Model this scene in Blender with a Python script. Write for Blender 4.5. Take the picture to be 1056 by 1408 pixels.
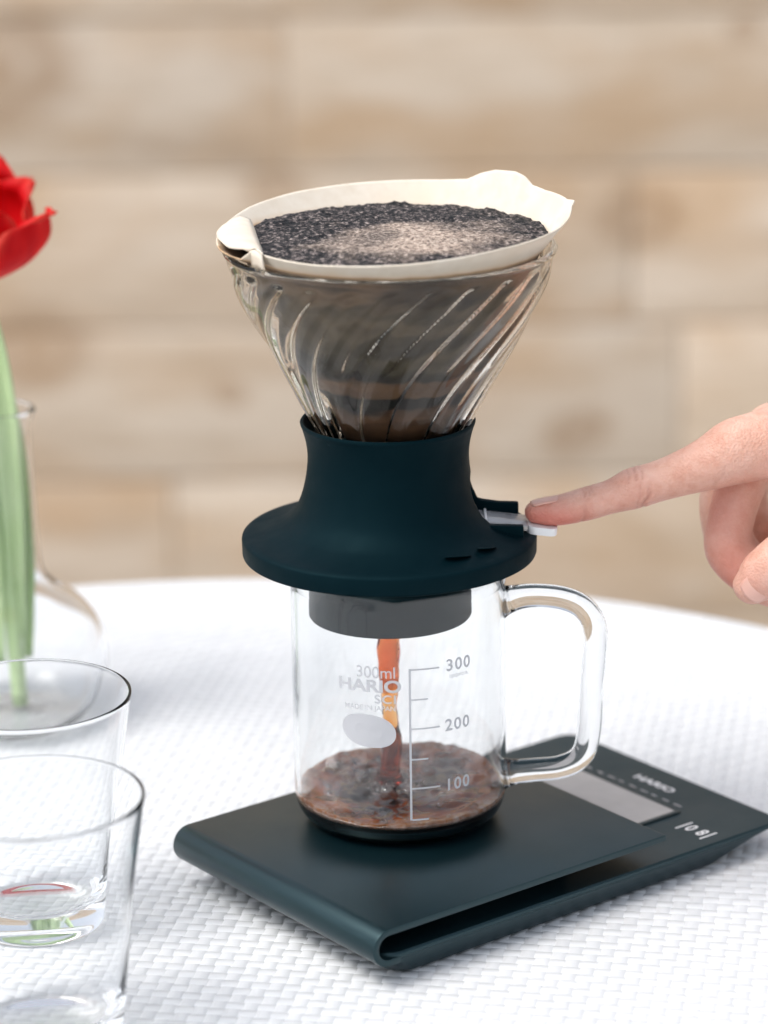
import bpy, bmesh, math, random
import numpy as np
from mathutils import Vector, Matrix, noise

R = math.radians
random.seed(7)
scene = bpy.context.scene
for o in list(bpy.data.objects):
    bpy.data.objects.remove(o)

# ------------------------------------------------------------------ camera
cam_d = bpy.data.cameras.new('camera')
cam = bpy.data.objects.new('camera', cam_d)
scene.collection.objects.link(cam)
scene.camera = cam
cam_d.sensor_fit = 'VERTICAL'
cam_d.sensor_height = 36.0
cam_d.sensor_width = 27.0
cam_d.lens = 4384.4 / 1408 * 36.0
cam_d.clip_start = 0.05
cam_d.clip_end = 2000
cam.matrix_world = (Matrix.Translation((0, -1.0596, 0.4756)) @ Matrix.Rotation(R(90 - 17.112), 4, 'X')
                    @ Matrix.Rotation(R(-0.8), 4, 'Z'))
cam_d.dof.use_dof = True
cam_d.dof.focus_distance = 1.125
cam_d.dof.aperture_fstop = 6.3

# ------------------------------------------------------------------ light
SUN_EL, SUN_AZ = 60.0, -112.0        # azimuth from +Y towards +X: veiled sun, high on the left
w = bpy.data.worlds.new('World')
scene.world = w
w.use_nodes = True
nt = w.node_tree
nt.nodes.clear()
sky = nt.nodes.new('ShaderNodeTexSky')
sky.sky_type = 'NISHITA'
sky.sun_disc = False
sky.sun_elevation = R(SUN_EL)
sky.sun_rotation = R(SUN_AZ)
sky.air_density = 1.0
sky.dust_density = 4.0
sky.ozone_density = 0.6
hs = nt.nodes.new('ShaderNodeHueSaturation')
hs.inputs['Saturation'].default_value = 0.38
bg = nt.nodes.new('ShaderNodeBackground')
bg.inputs['Strength'].default_value = 0.12
wo = nt.nodes.new('ShaderNodeOutputWorld')
nt.links.new(sky.outputs[0], hs.inputs['Color'])
nt.links.new(hs.outputs[0], bg.inputs['Color'])
nt.links.new(bg.outputs[0], wo.inputs['Surface'])
sd = bpy.data.lights.new('sun', 'SUN')
sd.energy = 0.7
sd.angle = R(28)
sd.color = (1.0, 0.95, 0.88)
sun = bpy.data.objects.new('sun', sd)
scene.collection.objects.link(sun)
dirv = Vector((-math.sin(R(SUN_AZ)) * math.cos(R(SUN_EL)), -math.cos(R(SUN_AZ)) * math.cos(R(SUN_EL)), -math.sin(R(SUN_EL))))
sun.rotation_euler = dirv.to_track_quat('-Z', 'Y').to_euler()
sun.location = (0.3, 2, 3)

scene.view_settings.view_transform = 'Standard'
scene.view_settings.look = 'None'
scene.view_settings.exposure = 0.95
scene.view_settings.gamma = 1.0
scene.render.engine = 'CYCLES'
cy = scene.cycles
cy.use_denoising = True
try:
    cy.denoiser = 'OPENIMAGEDENOISE'
except Exception:
    pass
cy.max_bounces = 24
cy.transmission_bounces = 24
cy.glossy_bounces = 8
cy.diffuse_bounces = 4
cy.transparent_max_bounces = 24
cy.caustics_reflective = True
cy.caustics_refractive = True
cy.blur_glossy = 0.6
cy.sample_clamp_indirect = 6.0

# ------------------------------------------------------------------ helpers
COL = scene.collection.objects


def tag(o, label=None, cat=None, group=None, kind=None):
    if label: o['label'] = label
    if cat: o['category'] = cat
    if group: o['group'] = group
    if kind: o['kind'] = kind
    return o


def empty(name, loc=(0, 0, 0), rz=0.0):
    o = bpy.data.objects.new(name, None)
    o.location = loc
    o.rotation_euler = (0, 0, rz)
    o.empty_display_size = 0.02
    COL.link(o)
    return o


def link(name, me, mat, parent=None, smooth=True):
    if mat is not None:
        me.materials.append(mat)
    if smooth and len(me.polygons):
        me.polygons.foreach_set('use_smooth', [True] * len(me.polygons))
    o = bpy.data.objects.new(name, me)
    COL.link(o)
    if parent is not None:
        o.parent = parent
    return o


def pyd(name, verts, faces):
    me = bpy.data.meshes.new(name)
    me.from_pydata([tuple(v) for v in verts], [], [tuple(f) for f in faces])
    me.update()
    return me


def sharp(me, deg=35):
    """mark edges sharper than deg so that smooth shading breaks there"""
    bm = bmesh.new()
    bm.from_mesh(me)
    for e in bm.edges:
        if len(e.link_faces) == 2 and e.calc_face_angle(0) > R(deg):
            e.smooth = False
    bm.to_mesh(me)
    bm.free()
    return me


def fixn(me):
    bm = bmesh.new()
    bm.from_mesh(me)
    bmesh.ops.recalc_face_normals(bm, faces=bm.faces)
    bm.to_mesh(me)
    bm.free()
    return me


def lathe(name, prof, seg=96, rfun=None):
    """prof: list of (r, z); r == 0 gives a pole. rfun(theta, k, r, z) -> r may modulate."""
    verts, rings = [], []
    for k, (r, z) in enumerate(prof):
        if r <= 1e-9:
            rings.append([len(verts)])
            verts.append((0, 0, z))
        else:
            ring = []
            for i in range(seg):
                t = 2 * math.pi * i / seg
                rr = rfun(t, k, r, z) if rfun else r
                ring.append(len(verts))
                verts.append((rr * math.cos(t), rr * math.sin(t), z))
            rings.append(ring)
    faces = []
    n = len(rings)
    for k in range(n - 1):
        a, b = rings[k], rings[k + 1]
        for i in range(seg):
            j = (i + 1) % seg
            if len(a) == 1 and len(b) == 1:
                continue
            if len(a) == 1:
                faces.append((a[0], b[j], b[i]))
            elif len(b) == 1:
                faces.append((a[i], a[j], b[0]))
            else:
                faces.append((a[i], a[j], b[j], b[i]))
    if len(rings[0]) > 1 and len(rings[-1]) > 1:      # closed ring profile
        a, b = rings[-1], rings[0]
        for i in range(seg):
            j = (i + 1) % seg
            faces.append((a[i], a[j], b[j], b[i]))
    return fixn(pyd(name, verts, faces))


def spline(pts, n=8):
    """Catmull-Rom through tuples of any dimension"""
    P = [np.array(p, float) for p in pts]
    out = []
    for i in range(len(P) - 1):
        p0 = P[i - 1] if i > 0 else 2 * P[0] - P[1]
        p1, p2 = P[i], P[i + 1]
        p3 = P[i + 2] if i + 2 < len(P) else 2 * P[-1] - P[-2]
        for k in range(n):
            t = k / n
            out.append(0.5 * ((2 * p1) + (-p0 + p2) * t + (2 * p0 - 5 * p1 + 4 * p2 - p3) * t * t
                              + (-p0 + 3 * p1 - 3 * p2 + p3) * t ** 3))
    out.append(P[-1])
    return out


def tube(path, seg=16, caps=True, up=(0, 0, 1), bm_out=None):
    """path: list of (x, y, z, ra, rb): elliptical section, ra sideways, rb along up"""
    verts, faces = [], []
    n = len(path)
    pts = [Vector(p[:3]) for p in path]
    up = Vector(up)
    for i in range(n):
        d = (pts[min(i + 1, n - 1)] - pts[max(i - 1, 0)]).normalized()
        s = d.cross(up)
        if s.length < 1e-4:
            s = d.cross(Vector((0, 1, 0.01)))
        s.normalize()
        u = s.cross(d).normalized()
        ra = path[i][3]
        rb = path[i][4] if len(path[i]) > 4 else ra
        for k in range(seg):
            t = 2 * math.pi * k / seg
            verts.append(pts[i] + s * (ra * math.cos(t)) + u * (rb * math.sin(t)))
    for i in range(n - 1):
        for k in range(seg):
            j = (k + 1) % seg
            faces.append((i * seg + k, i * seg + j, (i + 1) * seg + j, (i + 1) * seg + k))
    if caps:
        faces.append(tuple(range(seg))[::-1])
        faces.append(tuple((n - 1) * seg + k for k in range(seg)))
    return verts, faces


def round_ends(path, n=5):
    """dome both ends of a (x,y,z,ra,rb) path"""
    path = [list(map(float, p)) for p in path]

    def dome(p, q):
        d = (Vector(p[:3]) - Vector(q[:3])).normalized()
        out = []
        for k in range(1, n + 1):
            a = math.pi / 2 * k / n
            f = max(math.cos(a), 0.03)
            c = Vector(p[:3]) + d * (math.sin(a) * min(p[3], p[4]))
            out.append([c.x, c.y, c.z, p[3] * f, p[4] * f])
        return out
    return dome(path[0], path[1])[::-1] + path + dome(path[-1], path[-2])


def prism(outline, axis_vec, depth):
    """outline: list of 3-D points (planar), extruded along axis_vec*depth"""
    a = Vector(axis_vec) * depth
    n = len(outline)
    v = [Vector(p) for p in outline] + [Vector(p) + a for p in outline]
    f = [tuple(range(n))[::-1], tuple(range(n, 2 * n))]
    for i in range(n):
        j = (i + 1) % n
        f.append((i, j, n + j, n + i))
    return v, f


def bevel(me, w=0.001, seg=2, ang=30):
    bm = bmesh.new()
    bm.from_mesh(me)
    bmesh.ops.recalc_face_normals(bm, faces=bm.faces)
    ed = [e for e in bm.edges if len(e.link_faces) == 2 and e.calc_face_angle(0) > R(ang)]
    bmesh.ops.bevel(bm, geom=ed, offset=w, segments=seg, affect='EDGES', profile=0.6)
    bm.to_mesh(me)
    bm.free()
    return me


def box_me(name, x0, x1, y0, y1, z0, z1, bv=0.0, seg=2):
    v = [(x, y, z) for x in (x0, x1) for y in (y0, y1) for z in (z0, z1)]
    f = [(0, 1, 3, 2), (4, 6, 7, 5), (0, 4, 5, 1), (2, 3, 7, 6), (0, 2, 6, 4), (1, 5, 7, 3)]
    me = fixn(pyd(name, v, f))
    if bv:
        bevel(me, bv, seg)
    return me


# ------------------------------------------------------------------ materials
def new_mat(name):
    m = bpy.data.materials.new(name)
    m.use_nodes = True
    t = m.node_tree
    return m, t, t.nodes['Principled BSDF']


def N(t, kind, **kw):
    n = t.nodes.new(kind)
    for k, v in kw.items():
        if k in n.inputs:
            n.inputs[k].default_value = v
        else:
            setattr(n, k, v)
    return n


def ramp(t, src, stops, interp='LINEAR'):
    r = t.nodes.new('ShaderNodeValToRGB')
    r.color_ramp.interpolation = interp
    el = r.color_ramp.elements
    while len(el) > 1:
        el.remove(el[0])
    el[0].position, el[0].color = stops[0][0], (*stops[0][1], 1)
    for p, c in stops[1:]:
        e = el.new(p)
        e.color = (*c, 1)
    t.links.new(src, r.inputs['Fac'])
    return r.outputs['Color']


def mixc(t, fac, a, b, mode='MIX'):
    m = t.nodes.new('ShaderNodeMix')
    m.data_type = 'RGBA'
    m.blend_type = mode
    for s, v in ((m.inputs['Factor'], fac), (m.inputs['A'], a), (m.inputs['B'], b)):
        if hasattr(v, 'is_linked') or isinstance(v, bpy.types.NodeSocket):
            t.links.new(v, s)
        elif isinstance(v, (int, float)):
            s.default_value = v
        else:
            s.default_value = (*v, 1)
    return m.outputs['Result']


def bump(t, p, height, strength=0.3, dist=0.001):
    b = t.nodes.new('ShaderNodeBump')
    b.inputs['Strength'].default_value = strength
    b.inputs['Distance'].default_value = dist
    t.links.new(height, b.inputs['Height'])
    t.links.new(b.outputs['Normal'], p.inputs['Normal'])
    return b


def coords(t, which='Object', scale=(1, 1, 1)):
    tc = t.nodes.new('ShaderNodeTexCoord')
    mp = t.nodes.new('ShaderNodeMapping')
    mp.inputs['Scale'].default_value = scale
    t.links.new(tc.outputs[which], mp.inputs['Vector'])
    return mp.outputs['Vector']


def noise_tex(t, vec, scale, detail=4, rough=0.55, dist=0.0):
    n = N(t, 'ShaderNodeTexNoise')
    n.inputs['Scale'].default_value = scale
    n.inputs['Detail'].default_value = detail
    n.inputs['Roughness'].default_value = rough
    n.inputs['Distortion'].default_value = dist
    t.links.new(vec, n.inputs['Vector'])
    return n.outputs['Fac']


def glass_mat(name, color=(0.985, 0.99, 0.99), ior=1.47, rough=0.0):
    m = bpy.data.materials.new(name)
    m.use_nodes = True
    t = m.node_tree
    t.nodes.clear()
    g = t.nodes.new('ShaderNodeBsdfGlass')
    g.inputs['Color'].default_value = (*color, 1)
    g.inputs['IOR'].default_value = ior
    g.inputs['Roughness'].default_value = rough
    o = t.nodes.new('ShaderNodeOutputMaterial')
    t.links.new(g.outputs[0], o.inputs['Surface'])
    return m


M = {}
M['glass'] = glass_mat('clear_glass')
M['glass_drip'] = glass_mat('dripper_glass', (0.95, 0.935, 0.91), 1.34)
M['glass_table'] = glass_mat('tumbler_glass', (0.995, 0.998, 1.0), 1.27)

# black silicone with the cool cast of the photograph
m, t, p = new_mat('black_silicone')
p.inputs['Base Color'].default_value = (0.0006, 0.0066, 0.0100, 1)
p.inputs['Roughness'].default_value = 0.62
p.inputs['Specular IOR Level'].default_value = 0.13
p.inputs['Specular Tint'].default_value = (0.35, 0.85, 1.0, 1)
n_ = noise_tex(t, coords(t), 900, 3)
bump(t, p, n_, 0.08, 0.0003)
v_ = noise_tex(t, coords(t), 60, 4)
t.links.new(ramp(t, v_, [(0.35, (0.55,) * 3), (0.7, (0.72,) * 3)]), p.inputs['Roughness'])
M['silicone'] = m

m, t, p = new_mat('black_plastic')
p.inputs['Base Color'].default_value = (0.002, 0.009, 0.012, 1)
p.inputs['Specular IOR Level'].default_value = 0.6
p.inputs['Specular Tint'].default_value = (0.55, 0.9, 1.0, 1)
v_ = noise_tex(t, coords(t), 45, 5)
t.links.new(ramp(t, v_, [(0.3, (0.28,) * 3), (0.75, (0.36,) * 3)]), p.inputs['Roughness'])
bump(t, p, noise_tex(t, coords(t), 1600, 2), 0.06, 0.0002)
M['plastic'] = m

m, t, p = new_mat('panel_plastic')
p.inputs['Base Color'].default_value = (0.004, 0.013, 0.017, 1)
p.inputs['Specular IOR Level'].default_value = 0.6
p.inputs['Specular Tint'].default_value = (0.55, 0.9, 1.0, 1)
v_ = noise_tex(t, coords(t), 45, 5)
t.links.new(ramp(t, v_, [(0.3, (0.34,) * 3), (0.75, (0.46,) * 3)]), p.inputs['Roughness'])
M['panel'] = m

m, t, p = new_mat('lcd_glass')
v_ = noise_tex(t, coords(t), 70, 3)
t.links.new(ramp(t, v_, [(0.3, (0.47, 0.455, 0.44)), (0.7, (0.54, 0.525, 0.51))]), p.inputs['Base Color'])
p.inputs['Roughness'].default_value = 0.25
M['lcd'] = m

m, t, p = new_mat('white_print')
p.inputs['Base Color'].default_value = (0.52, 0.53, 0.56, 1)
p.inputs['Roughness'].default_value = 0.6
M['print'] = m

m, t, p = new_mat('white_lever')
p.inputs['Base Color'].default_value = (0.82, 0.83, 0.84, 1)
p.inputs['Roughness'].default_value = 0.3
M['lever'] = m

m, t, p = new_mat('clear_lever')
p.inputs['Base Color'].default_value = (0.80, 0.81, 0.83, 1)
p.inputs['Roughness'].default_value = 0.12
p.inputs['Transmission Weight'].default_value = 0.6
M['lever_clear'] = m

# white synthetic strips of the table
m, t, p = new_mat('white_strip')
v_ = noise_tex(t, coords(t, 'Object', (1, 1, 1)), 55, 5, 0.6)
oi = N(t, 'ShaderNodeObjectInfo')
c_ = ramp(t, v_, [(0.25, (0.65, 0.675, 0.70)), (0.75, (0.72, 0.742, 0.765))])
c2 = ramp(t, oi.outputs['Random'], [(0, (0.94, 0.94, 0.94)), (1, (1, 1, 1))])
t.links.new(mixc(t, 1.0, c_, c2, 'MULTIPLY'), p.inputs['Base Color'])
p.inputs['Roughness'].default_value = 0.65
p.inputs['Specular IOR Level'].default_value = 0.2
bump(t, p, noise_tex(t, coords(t, 'Object', (1, 1, 1)), 700, 3), 0.12, 0.0004)
M['strip'] = m

m, t, p = new_mat('white_frame')
p.inputs['Base Color'].default_value = (0.74, 0.75, 0.76, 1)
p.inputs['Roughness'].default_value = 0.5
M['frame'] = m

# weathered wood
m, t, p = new_mat('weathered_wood')
geo = N(t, 'ShaderNodeNewGeometry')
oi = N(t, 'ShaderNodeObjectInfo')
off = N(t, 'ShaderNodeVectorMath', operation='SCALE')
cmb = N(t, 'ShaderNodeCombineXYZ')
t.links.new(oi.outputs['Random'], cmb.inputs[0])
t.links.new(oi.outputs['Random'], cmb.inputs[2])
t.links.new(cmb.outputs[0], off.inputs[0])
off.inputs['Scale'].default_value = 17.0
add = N(t, 'ShaderNodeVectorMath', operation='ADD')
t.links.new(geo.outputs['Position'], add.inputs[0])
t.links.new(off.outputs[0], add.inputs[1])
mp = N(t, 'ShaderNodeMapping')
mp.inputs['Scale'].default_value = (1.0, 1, 7.0)
t.links.new(add.outputs[0], mp.inputs['Vector'])
big = noise_tex(t, mp.outputs[0], 2.6, 5, 0.6, 0.5)
fine = noise_tex(t, mp.outputs[0], 14, 6, 0.65, 0.4)
mp2 = N(t, 'ShaderNodeMapping')
mp2.inputs['Scale'].default_value = (1.0, 1, 1.9)
t.links.new(add.outputs[0], mp2.inputs['Vector'])
patch = noise_tex(t, mp2.outputs[0], 4.2, 3, 0.5, 0.3)
base = ramp(t, big, [(0.28, (0.36, 0.25, 0.16)), (0.43, (0.58, 0.47, 0.355)), (0.56, (0.70, 0.605, 0.50)), (0.8, (0.48, 0.37, 0.26))])
base = mixc(t, ramp(t, patch, [(0.45, (0, 0, 0)), (0.63, (0.95,) * 3)]), base, (0.52, 0.345, 0.19))
base = mixc(t, 0.35, base, ramp(t, fine, [(0.3, (0.42, 0.33, 0.25)), (0.6, (0.68, 0.60, 0.52))]))
tone = ramp(t, oi.outputs['Random'], [(0, (0.86, 0.85, 0.83)), (0.5, (1, 1, 1)), (1, (1.0, 0.97, 0.93))])
base = mixc(t, 1.0, base, tone, 'MULTIPLY')
KNOTS = [(0.187, -0.363, 0.034), (-0.33, -0.262, 0.050), (-0.36, 0.0, 0.075), (0.245, -0.15, 0.040), (-0.10, -0.118, 0.028), (-0.15, -0.315, 0.020),
         (0.60, -0.05, 0.03), (-0.62, -0.2, 0.03), (0.9, -0.3, 0.03), (-0.9, 0.1, 0.03), (0.34, 0.03, 0.018)]
wob = N(t, 'ShaderNodeTexNoise')
wob.inputs['Scale'].default_value = 9
wob.inputs['Detail'].default_value = 4
t.links.new(geo.outputs['Position'], wob.inputs['Vector'])
wv_ = N(t, 'ShaderNodeVectorMath', operation='MULTIPLY_ADD')
t.links.new(wob.outputs['Color'], wv_.inputs[0])
wv_.inputs[1].default_value = (0.05, 0.05, 0.05)
wv_.inputs[2].default_value = (-0.025, -0.025, -0.025)
wp_ = N(t, 'ShaderNodeVectorMath', operation='ADD')
t.links.new(geo.outputs['Position'], wp_.inputs[0])
t.links.new(wv_.outputs[0], wp_.inputs[1])
for kx, kz, kr in KNOTS:
    d = N(t, 'ShaderNodeVectorMath', operation='SUBTRACT')
    t.links.new(wp_.outputs[0], d.inputs[0])
    d.inputs[1].default_value = (kx, 1.9, kz)
    s_ = N(t, 'ShaderNodeVectorMath', operation='MULTIPLY')
    t.links.new(d.outputs[0], s_.inputs[0])
    s_.inputs[1].default_value = (0.72 / kr, 0, 1.0 / kr)
    l_ = N(t, 'ShaderNodeVectorMath', operation='LENGTH')
    t.links.new(s_.outputs[0], l_.inputs[0])
    f_ = ramp(t, l_.outputs['Value'], [(0.0, (0.7,) * 3), (0.3, (0.35,) * 3), (0.5, (0.6,) * 3), (0.75, (0.25,) * 3), (1.3, (0.0,) * 3)])
    base = mixc(t, f_, base, (0.30, 0.175, 0.085))
t.links.new(base, p.inputs['Base Color'])
p.inputs['Roughness'].default_value = 0.8
bump(t, p, fine, 0.5, 0.004)
M['wood'] = m

m, t, p = new_mat('patio_stone')
v_ = noise_tex(t, coords(t), 3, 6)
t.links.new(ramp(t, v_, [(0.3, (0.42, 0.40, 0.37)), (0.7, (0.52, 0.50, 0.46))]), p.inputs['Base Color'])
p.inputs['Roughness'].default_value = 0.9
M['stone'] = m

# paper, dry at the lip and soaked below
m, t, p = new_mat('filter_paper')
tc = N(t, 'ShaderNodeTexCoord')
sep = N(t, 'ShaderNodeSeparateXYZ')
t.links.new(tc.outputs['Object'], sep.inputs[0])
at = N(t, 'ShaderNodeAttribute', attribute_name='wet')
nz = noise_tex(t, tc.outputs['Object'], 120, 4)
ad = N(t, 'ShaderNodeMath', operation='MULTIPLY_ADD')
t.links.new(nz, ad.inputs[0])
ad.inputs[1].default_value = 0.16
t.links.new(at.outputs['Fac'], ad.inputs[2])
wetf = ramp(t, ad.outputs[0], [(0.42, (0, 0, 0)), (0.62, (1, 1, 1))])
edgef = ramp(t, ad.outputs[0], [(0.22, (0, 0, 0)), (0.38, (0.25,) * 3), (0.50, (0.95,) * 3), (0.62, (0, 0, 0))])
zs = N(t, 'ShaderNodeMapping')
zs.inputs['Scale'].default_value = (0.25, 0.25, 1)
t.links.new(tc.outputs['Object'], zs.inputs['Vector'])
bandn = noise_tex(t, zs.outputs[0], 85, 3, 0.5, 0.3)
wetc = ramp(t, bandn, [(0.30, (0.010, 0.006, 0.003)), (0.43, (0.050, 0.029, 0.015)), (0.58, (0.15, 0.092, 0.052)), (0.72, (0.085, 0.045, 0.022))])
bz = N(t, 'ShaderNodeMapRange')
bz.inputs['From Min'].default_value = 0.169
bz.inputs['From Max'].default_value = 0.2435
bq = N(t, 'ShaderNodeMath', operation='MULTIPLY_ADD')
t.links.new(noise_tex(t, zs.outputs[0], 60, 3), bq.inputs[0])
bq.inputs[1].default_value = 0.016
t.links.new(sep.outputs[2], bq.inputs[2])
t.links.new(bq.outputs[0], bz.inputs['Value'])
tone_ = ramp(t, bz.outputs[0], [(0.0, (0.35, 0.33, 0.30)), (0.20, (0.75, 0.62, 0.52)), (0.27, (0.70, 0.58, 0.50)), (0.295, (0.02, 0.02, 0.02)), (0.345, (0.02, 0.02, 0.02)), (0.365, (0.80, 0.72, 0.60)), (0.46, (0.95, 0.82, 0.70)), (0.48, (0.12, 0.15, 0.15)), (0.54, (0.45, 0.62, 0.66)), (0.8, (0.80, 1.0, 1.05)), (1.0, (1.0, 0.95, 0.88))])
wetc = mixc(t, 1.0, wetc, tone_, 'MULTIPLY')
dry = ramp(t, noise_tex(t, tc.outputs['Object'], 220, 5), [(0.3, (0.68, 0.605, 0.505)), (0.7, (0.74, 0.68, 0.59))])
dry = mixc(t, ramp(t, noise_tex(t, tc.outputs['Object'], 55, 5, 0.6), [(0.50, (0,) * 3), (0.75, (0.55,) * 3)]), dry, (0.66, 0.52, 0.37))
cc = mixc(t, edgef, dry, (0.62, 0.41, 0.23))
cc = mixc(t, wetf, cc, wetc)
t.links.new(cc, p.inputs['Base Color'])
p.inputs['Roughness'].default_value = 0.85
p.inputs['Subsurface Weight'].default_value = 0.0
bump(t, p, noise_tex(t, tc.outputs['Object'], 1500, 3), 0.15, 0.0003)
M['paper'] = m

# coffee bed
m, t, p = new_mat('coffee_bed')
tc = N(t, 'ShaderNodeTexCoord')
vo = N(t, 'ShaderNodeTexVoronoi')
vo.inputs['Scale'].default_value = 620
t.links.new(tc.outputs['Object'], vo.inputs['Vector'])
n1 = noise_tex(t, tc.outputs['Object'], 560, 4, 0.7)
n2 = noise_tex(t, tc.outputs['Object'], 70, 4, 0.6)
fo = N(t, 'ShaderNodeAttribute', attribute_name='foam')
grain = ramp(t, n1, [(0.41, (0.003, 0.005, 0.007)), (0.505, (0.018, 0.016, 0.017)), (0.575, (0.12, 0.10, 0.097)), (0.68, (0.42, 0.36, 0.33))])
foamc = ramp(t, n1, [(0.36, (0.10, 0.075, 0.065)), (0.47, (0.36, 0.28, 0.23)), (0.62, (0.60, 0.50, 0.42))])
fa = N(t, 'ShaderNodeMath', operation='MULTIPLY_ADD')
t.links.new(n2, fa.inputs[0])
fa.inputs[1].default_value = 0.7
t.links.new(fo.outputs['Fac'], fa.inputs[2])
ff = ramp(t, fa.outputs[0], [(0.46, (0, 0, 0)), (1.08, (1, 1, 1))])
t.links.new(mixc(t, ff, grain, foamc), p.inputs['Base Color'])
p.inputs['Roughness'].default_value = 0.6
p.inputs['Specular IOR Level'].default_value = 0.25
bump(t, p, n1, 0.7, 0.0012)
M['bed'] = m


def liquid(name, tint, density, foam=False):
    m = bpy.data.materials.new(name)
    m.use_nodes = True
    t = m.node_tree
    t.nodes.clear()
    g = t.nodes.new('ShaderNodeBsdfGlass')
    g.inputs['Color'].default_value = (1, 1, 1, 1)
    g.inputs['IOR'].default_value = 1.33
    o = t.nodes.new('ShaderNodeOutputMaterial')
    va = t.nodes.new('ShaderNodeVolumeAbsorption')
    va.inputs['Color'].default_value = (*tint, 1)
    va.inputs['Density'].default_value = density
    surf = g.outputs[0]
    if foam:
        tc = N(t, 'ShaderNodeTexCoord')
        n1 = noise_tex(t, tc.outputs['Object'], 60, 4, 0.55, 1.2)
        n2 = noise_tex(t, tc.outputs['Object'], 75, 2, 0.45, 0.6)
        n3 = noise_tex(t, tc.outputs['Object'], 420, 3, 0.6, 0.4)
        d = t.nodes.new('ShaderNodeBsdfPrincipled')
        fr_ = N(t, 'ShaderNodeAttribute', attribute_name='froth')
        fm = N(t, 'ShaderNodeMath', operation='MULTIPLY')
        t.links.new(fr_.outputs['Fac'], fm.inputs[0])
        t.links.new(ramp(t, n3, [(0.38, (0.1,) * 3), (0.62, (1.0,) * 3)]), fm.inputs[1])
        edge_ = N(t, 'ShaderNodeAttribute', attribute_name='edge')
        eb = N(t, 'ShaderNodeMath', operation='MULTIPLY_ADD')
        t.links.new(n2, eb.inputs[0])
        eb.inputs[1].default_value = 0.9
        t.links.new(edge_.outputs['Fac'], eb.inputs[2])
        body_ = ramp(t, eb.outputs[0], [(0.36, (0.022, 0.006, 0.003)), (0.55, (0.11, 0.028, 0.009)), (0.72, (0.36, 0.095, 0.022)), (1.05, (0.50, 0.20, 0.07))])
        t.links.new(mixc(t, fm.outputs[0], body_, (0.66, 0.55, 0.50)), d.inputs['Base Color'])
        d.inputs['Roughness'].default_value = 0.04
        d.inputs['Specular IOR Level'].default_value = 0.9
        at = N(t, 'ShaderNodeAttribute', attribute_name='top')
        k = N(t, 'ShaderNodeMath', operation='MULTIPLY')
        t.links.new(ramp(t, n1, [(0.30, (0.55,) * 3), (0.50, (1.0,) * 3)]), k.inputs[0])
        t.links.new(at.outputs['Fac'], k.inputs[1])
        mx = t.nodes.new('ShaderNodeMixShader')
        t.links.new(k.outputs[0], mx.inputs[0])
        t.links.new(g.outputs[0], mx.inputs[1])
        t.links.new(d.outputs[0], mx.inputs[2])
        surf = mx.outputs[0]
    t.links.new(surf, o.inputs['Surface'])
    t.links.new(va.outputs[0], o.inputs['Volume'])
    return m


M['pool'] = liquid('brewed_coffee', (0.75, 0.30, 0.08), 2200, True)
M['stream'] = liquid('pouring_coffee', (0.93, 0.60, 0.06), 760)

# skin
m, t, p = new_mat('skin')
tc = N(t, 'ShaderNodeTexCoord')
red = N(t, 'ShaderNodeAttribute', attribute_name='red')
crease = N(t, 'ShaderNodeAttribute', attribute_name='crease')
n1 = noise_tex(t, tc.outputs['Object'], 90, 7, 0.72)
n2 = noise_tex(t, tc.outputs['Object'], 900, 3, 0.6)
c_ = ramp(t, n1, [(0.28, (0.60, 0.29, 0.205)), (0.48, (0.71, 0.42, 0.325)), (0.70, (0.79, 0.53, 0.435))])
c_ = mixc(t, red.outputs['Fac'], c_, (0.60, 0.175, 0.13))
crs = N(t, 'ShaderNodeMath', operation='MULTIPLY')
t.links.new(crease.outputs['Fac'], crs.inputs[0])
crs.inputs[1].default_value = 0.6
c_ = mixc(t, crs.outputs[0], c_, (0.40, 0.14, 0.10))
t.links.new(c_, p.inputs['Base Color'])
p.inputs['Roughness'].default_value = 0.48
p.inputs['Subsurface Weight'].default_value = 0.12
p.inputs['Subsurface Radius'].default_value = (1.0, 0.35, 0.2)
p.inputs['Subsurface Scale'].default_value = 0.004
vo = N(t, 'ShaderNodeTexVoronoi')
vo.inputs['Scale'].default_value = 1100
t.links.new(tc.outputs['Object'], vo.inputs['Vector'])
hm = N(t, 'ShaderNodeMath', operation='MULTIPLY_ADD')
t.links.new(crease.outputs['Fac'], hm.inputs[0])
hm.inputs[1].default_value = -2.0
t.links.new(vo.outputs['Distance'], hm.inputs[2])
bump(t, p, hm.outputs[0], 0.4, 0.0007)
M['skin'] = m

m, t, p = new_mat('nail')
t.links.new(ramp(t, noise_tex(t, coords(t), 120, 3), [(0.3, (0.70, 0.38, 0.31)), (0.7, (0.76, 0.46, 0.385))]), p.inputs['Base Color'])
p.inputs['Roughness'].default_value = 0.28
p.inputs['Subsurface Weight'].default_value = 0.15
p.inputs['Subsurface Radius'].default_value = (1.0, 0.35, 0.2)
p.inputs['Subsurface Scale'].default_value = 0.003
M['nail'] = m

m, t, p = new_mat('sleeve_cloth')
p.inputs['Base Color'].default_value = (0.35, 0.36, 0.38, 1)
p.inputs['Roughness'].default_value = 0.9
bump(t, p, noise_tex(t, coords(t), 500, 3), 0.4, 0.001)
M['cloth'] = m

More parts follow.
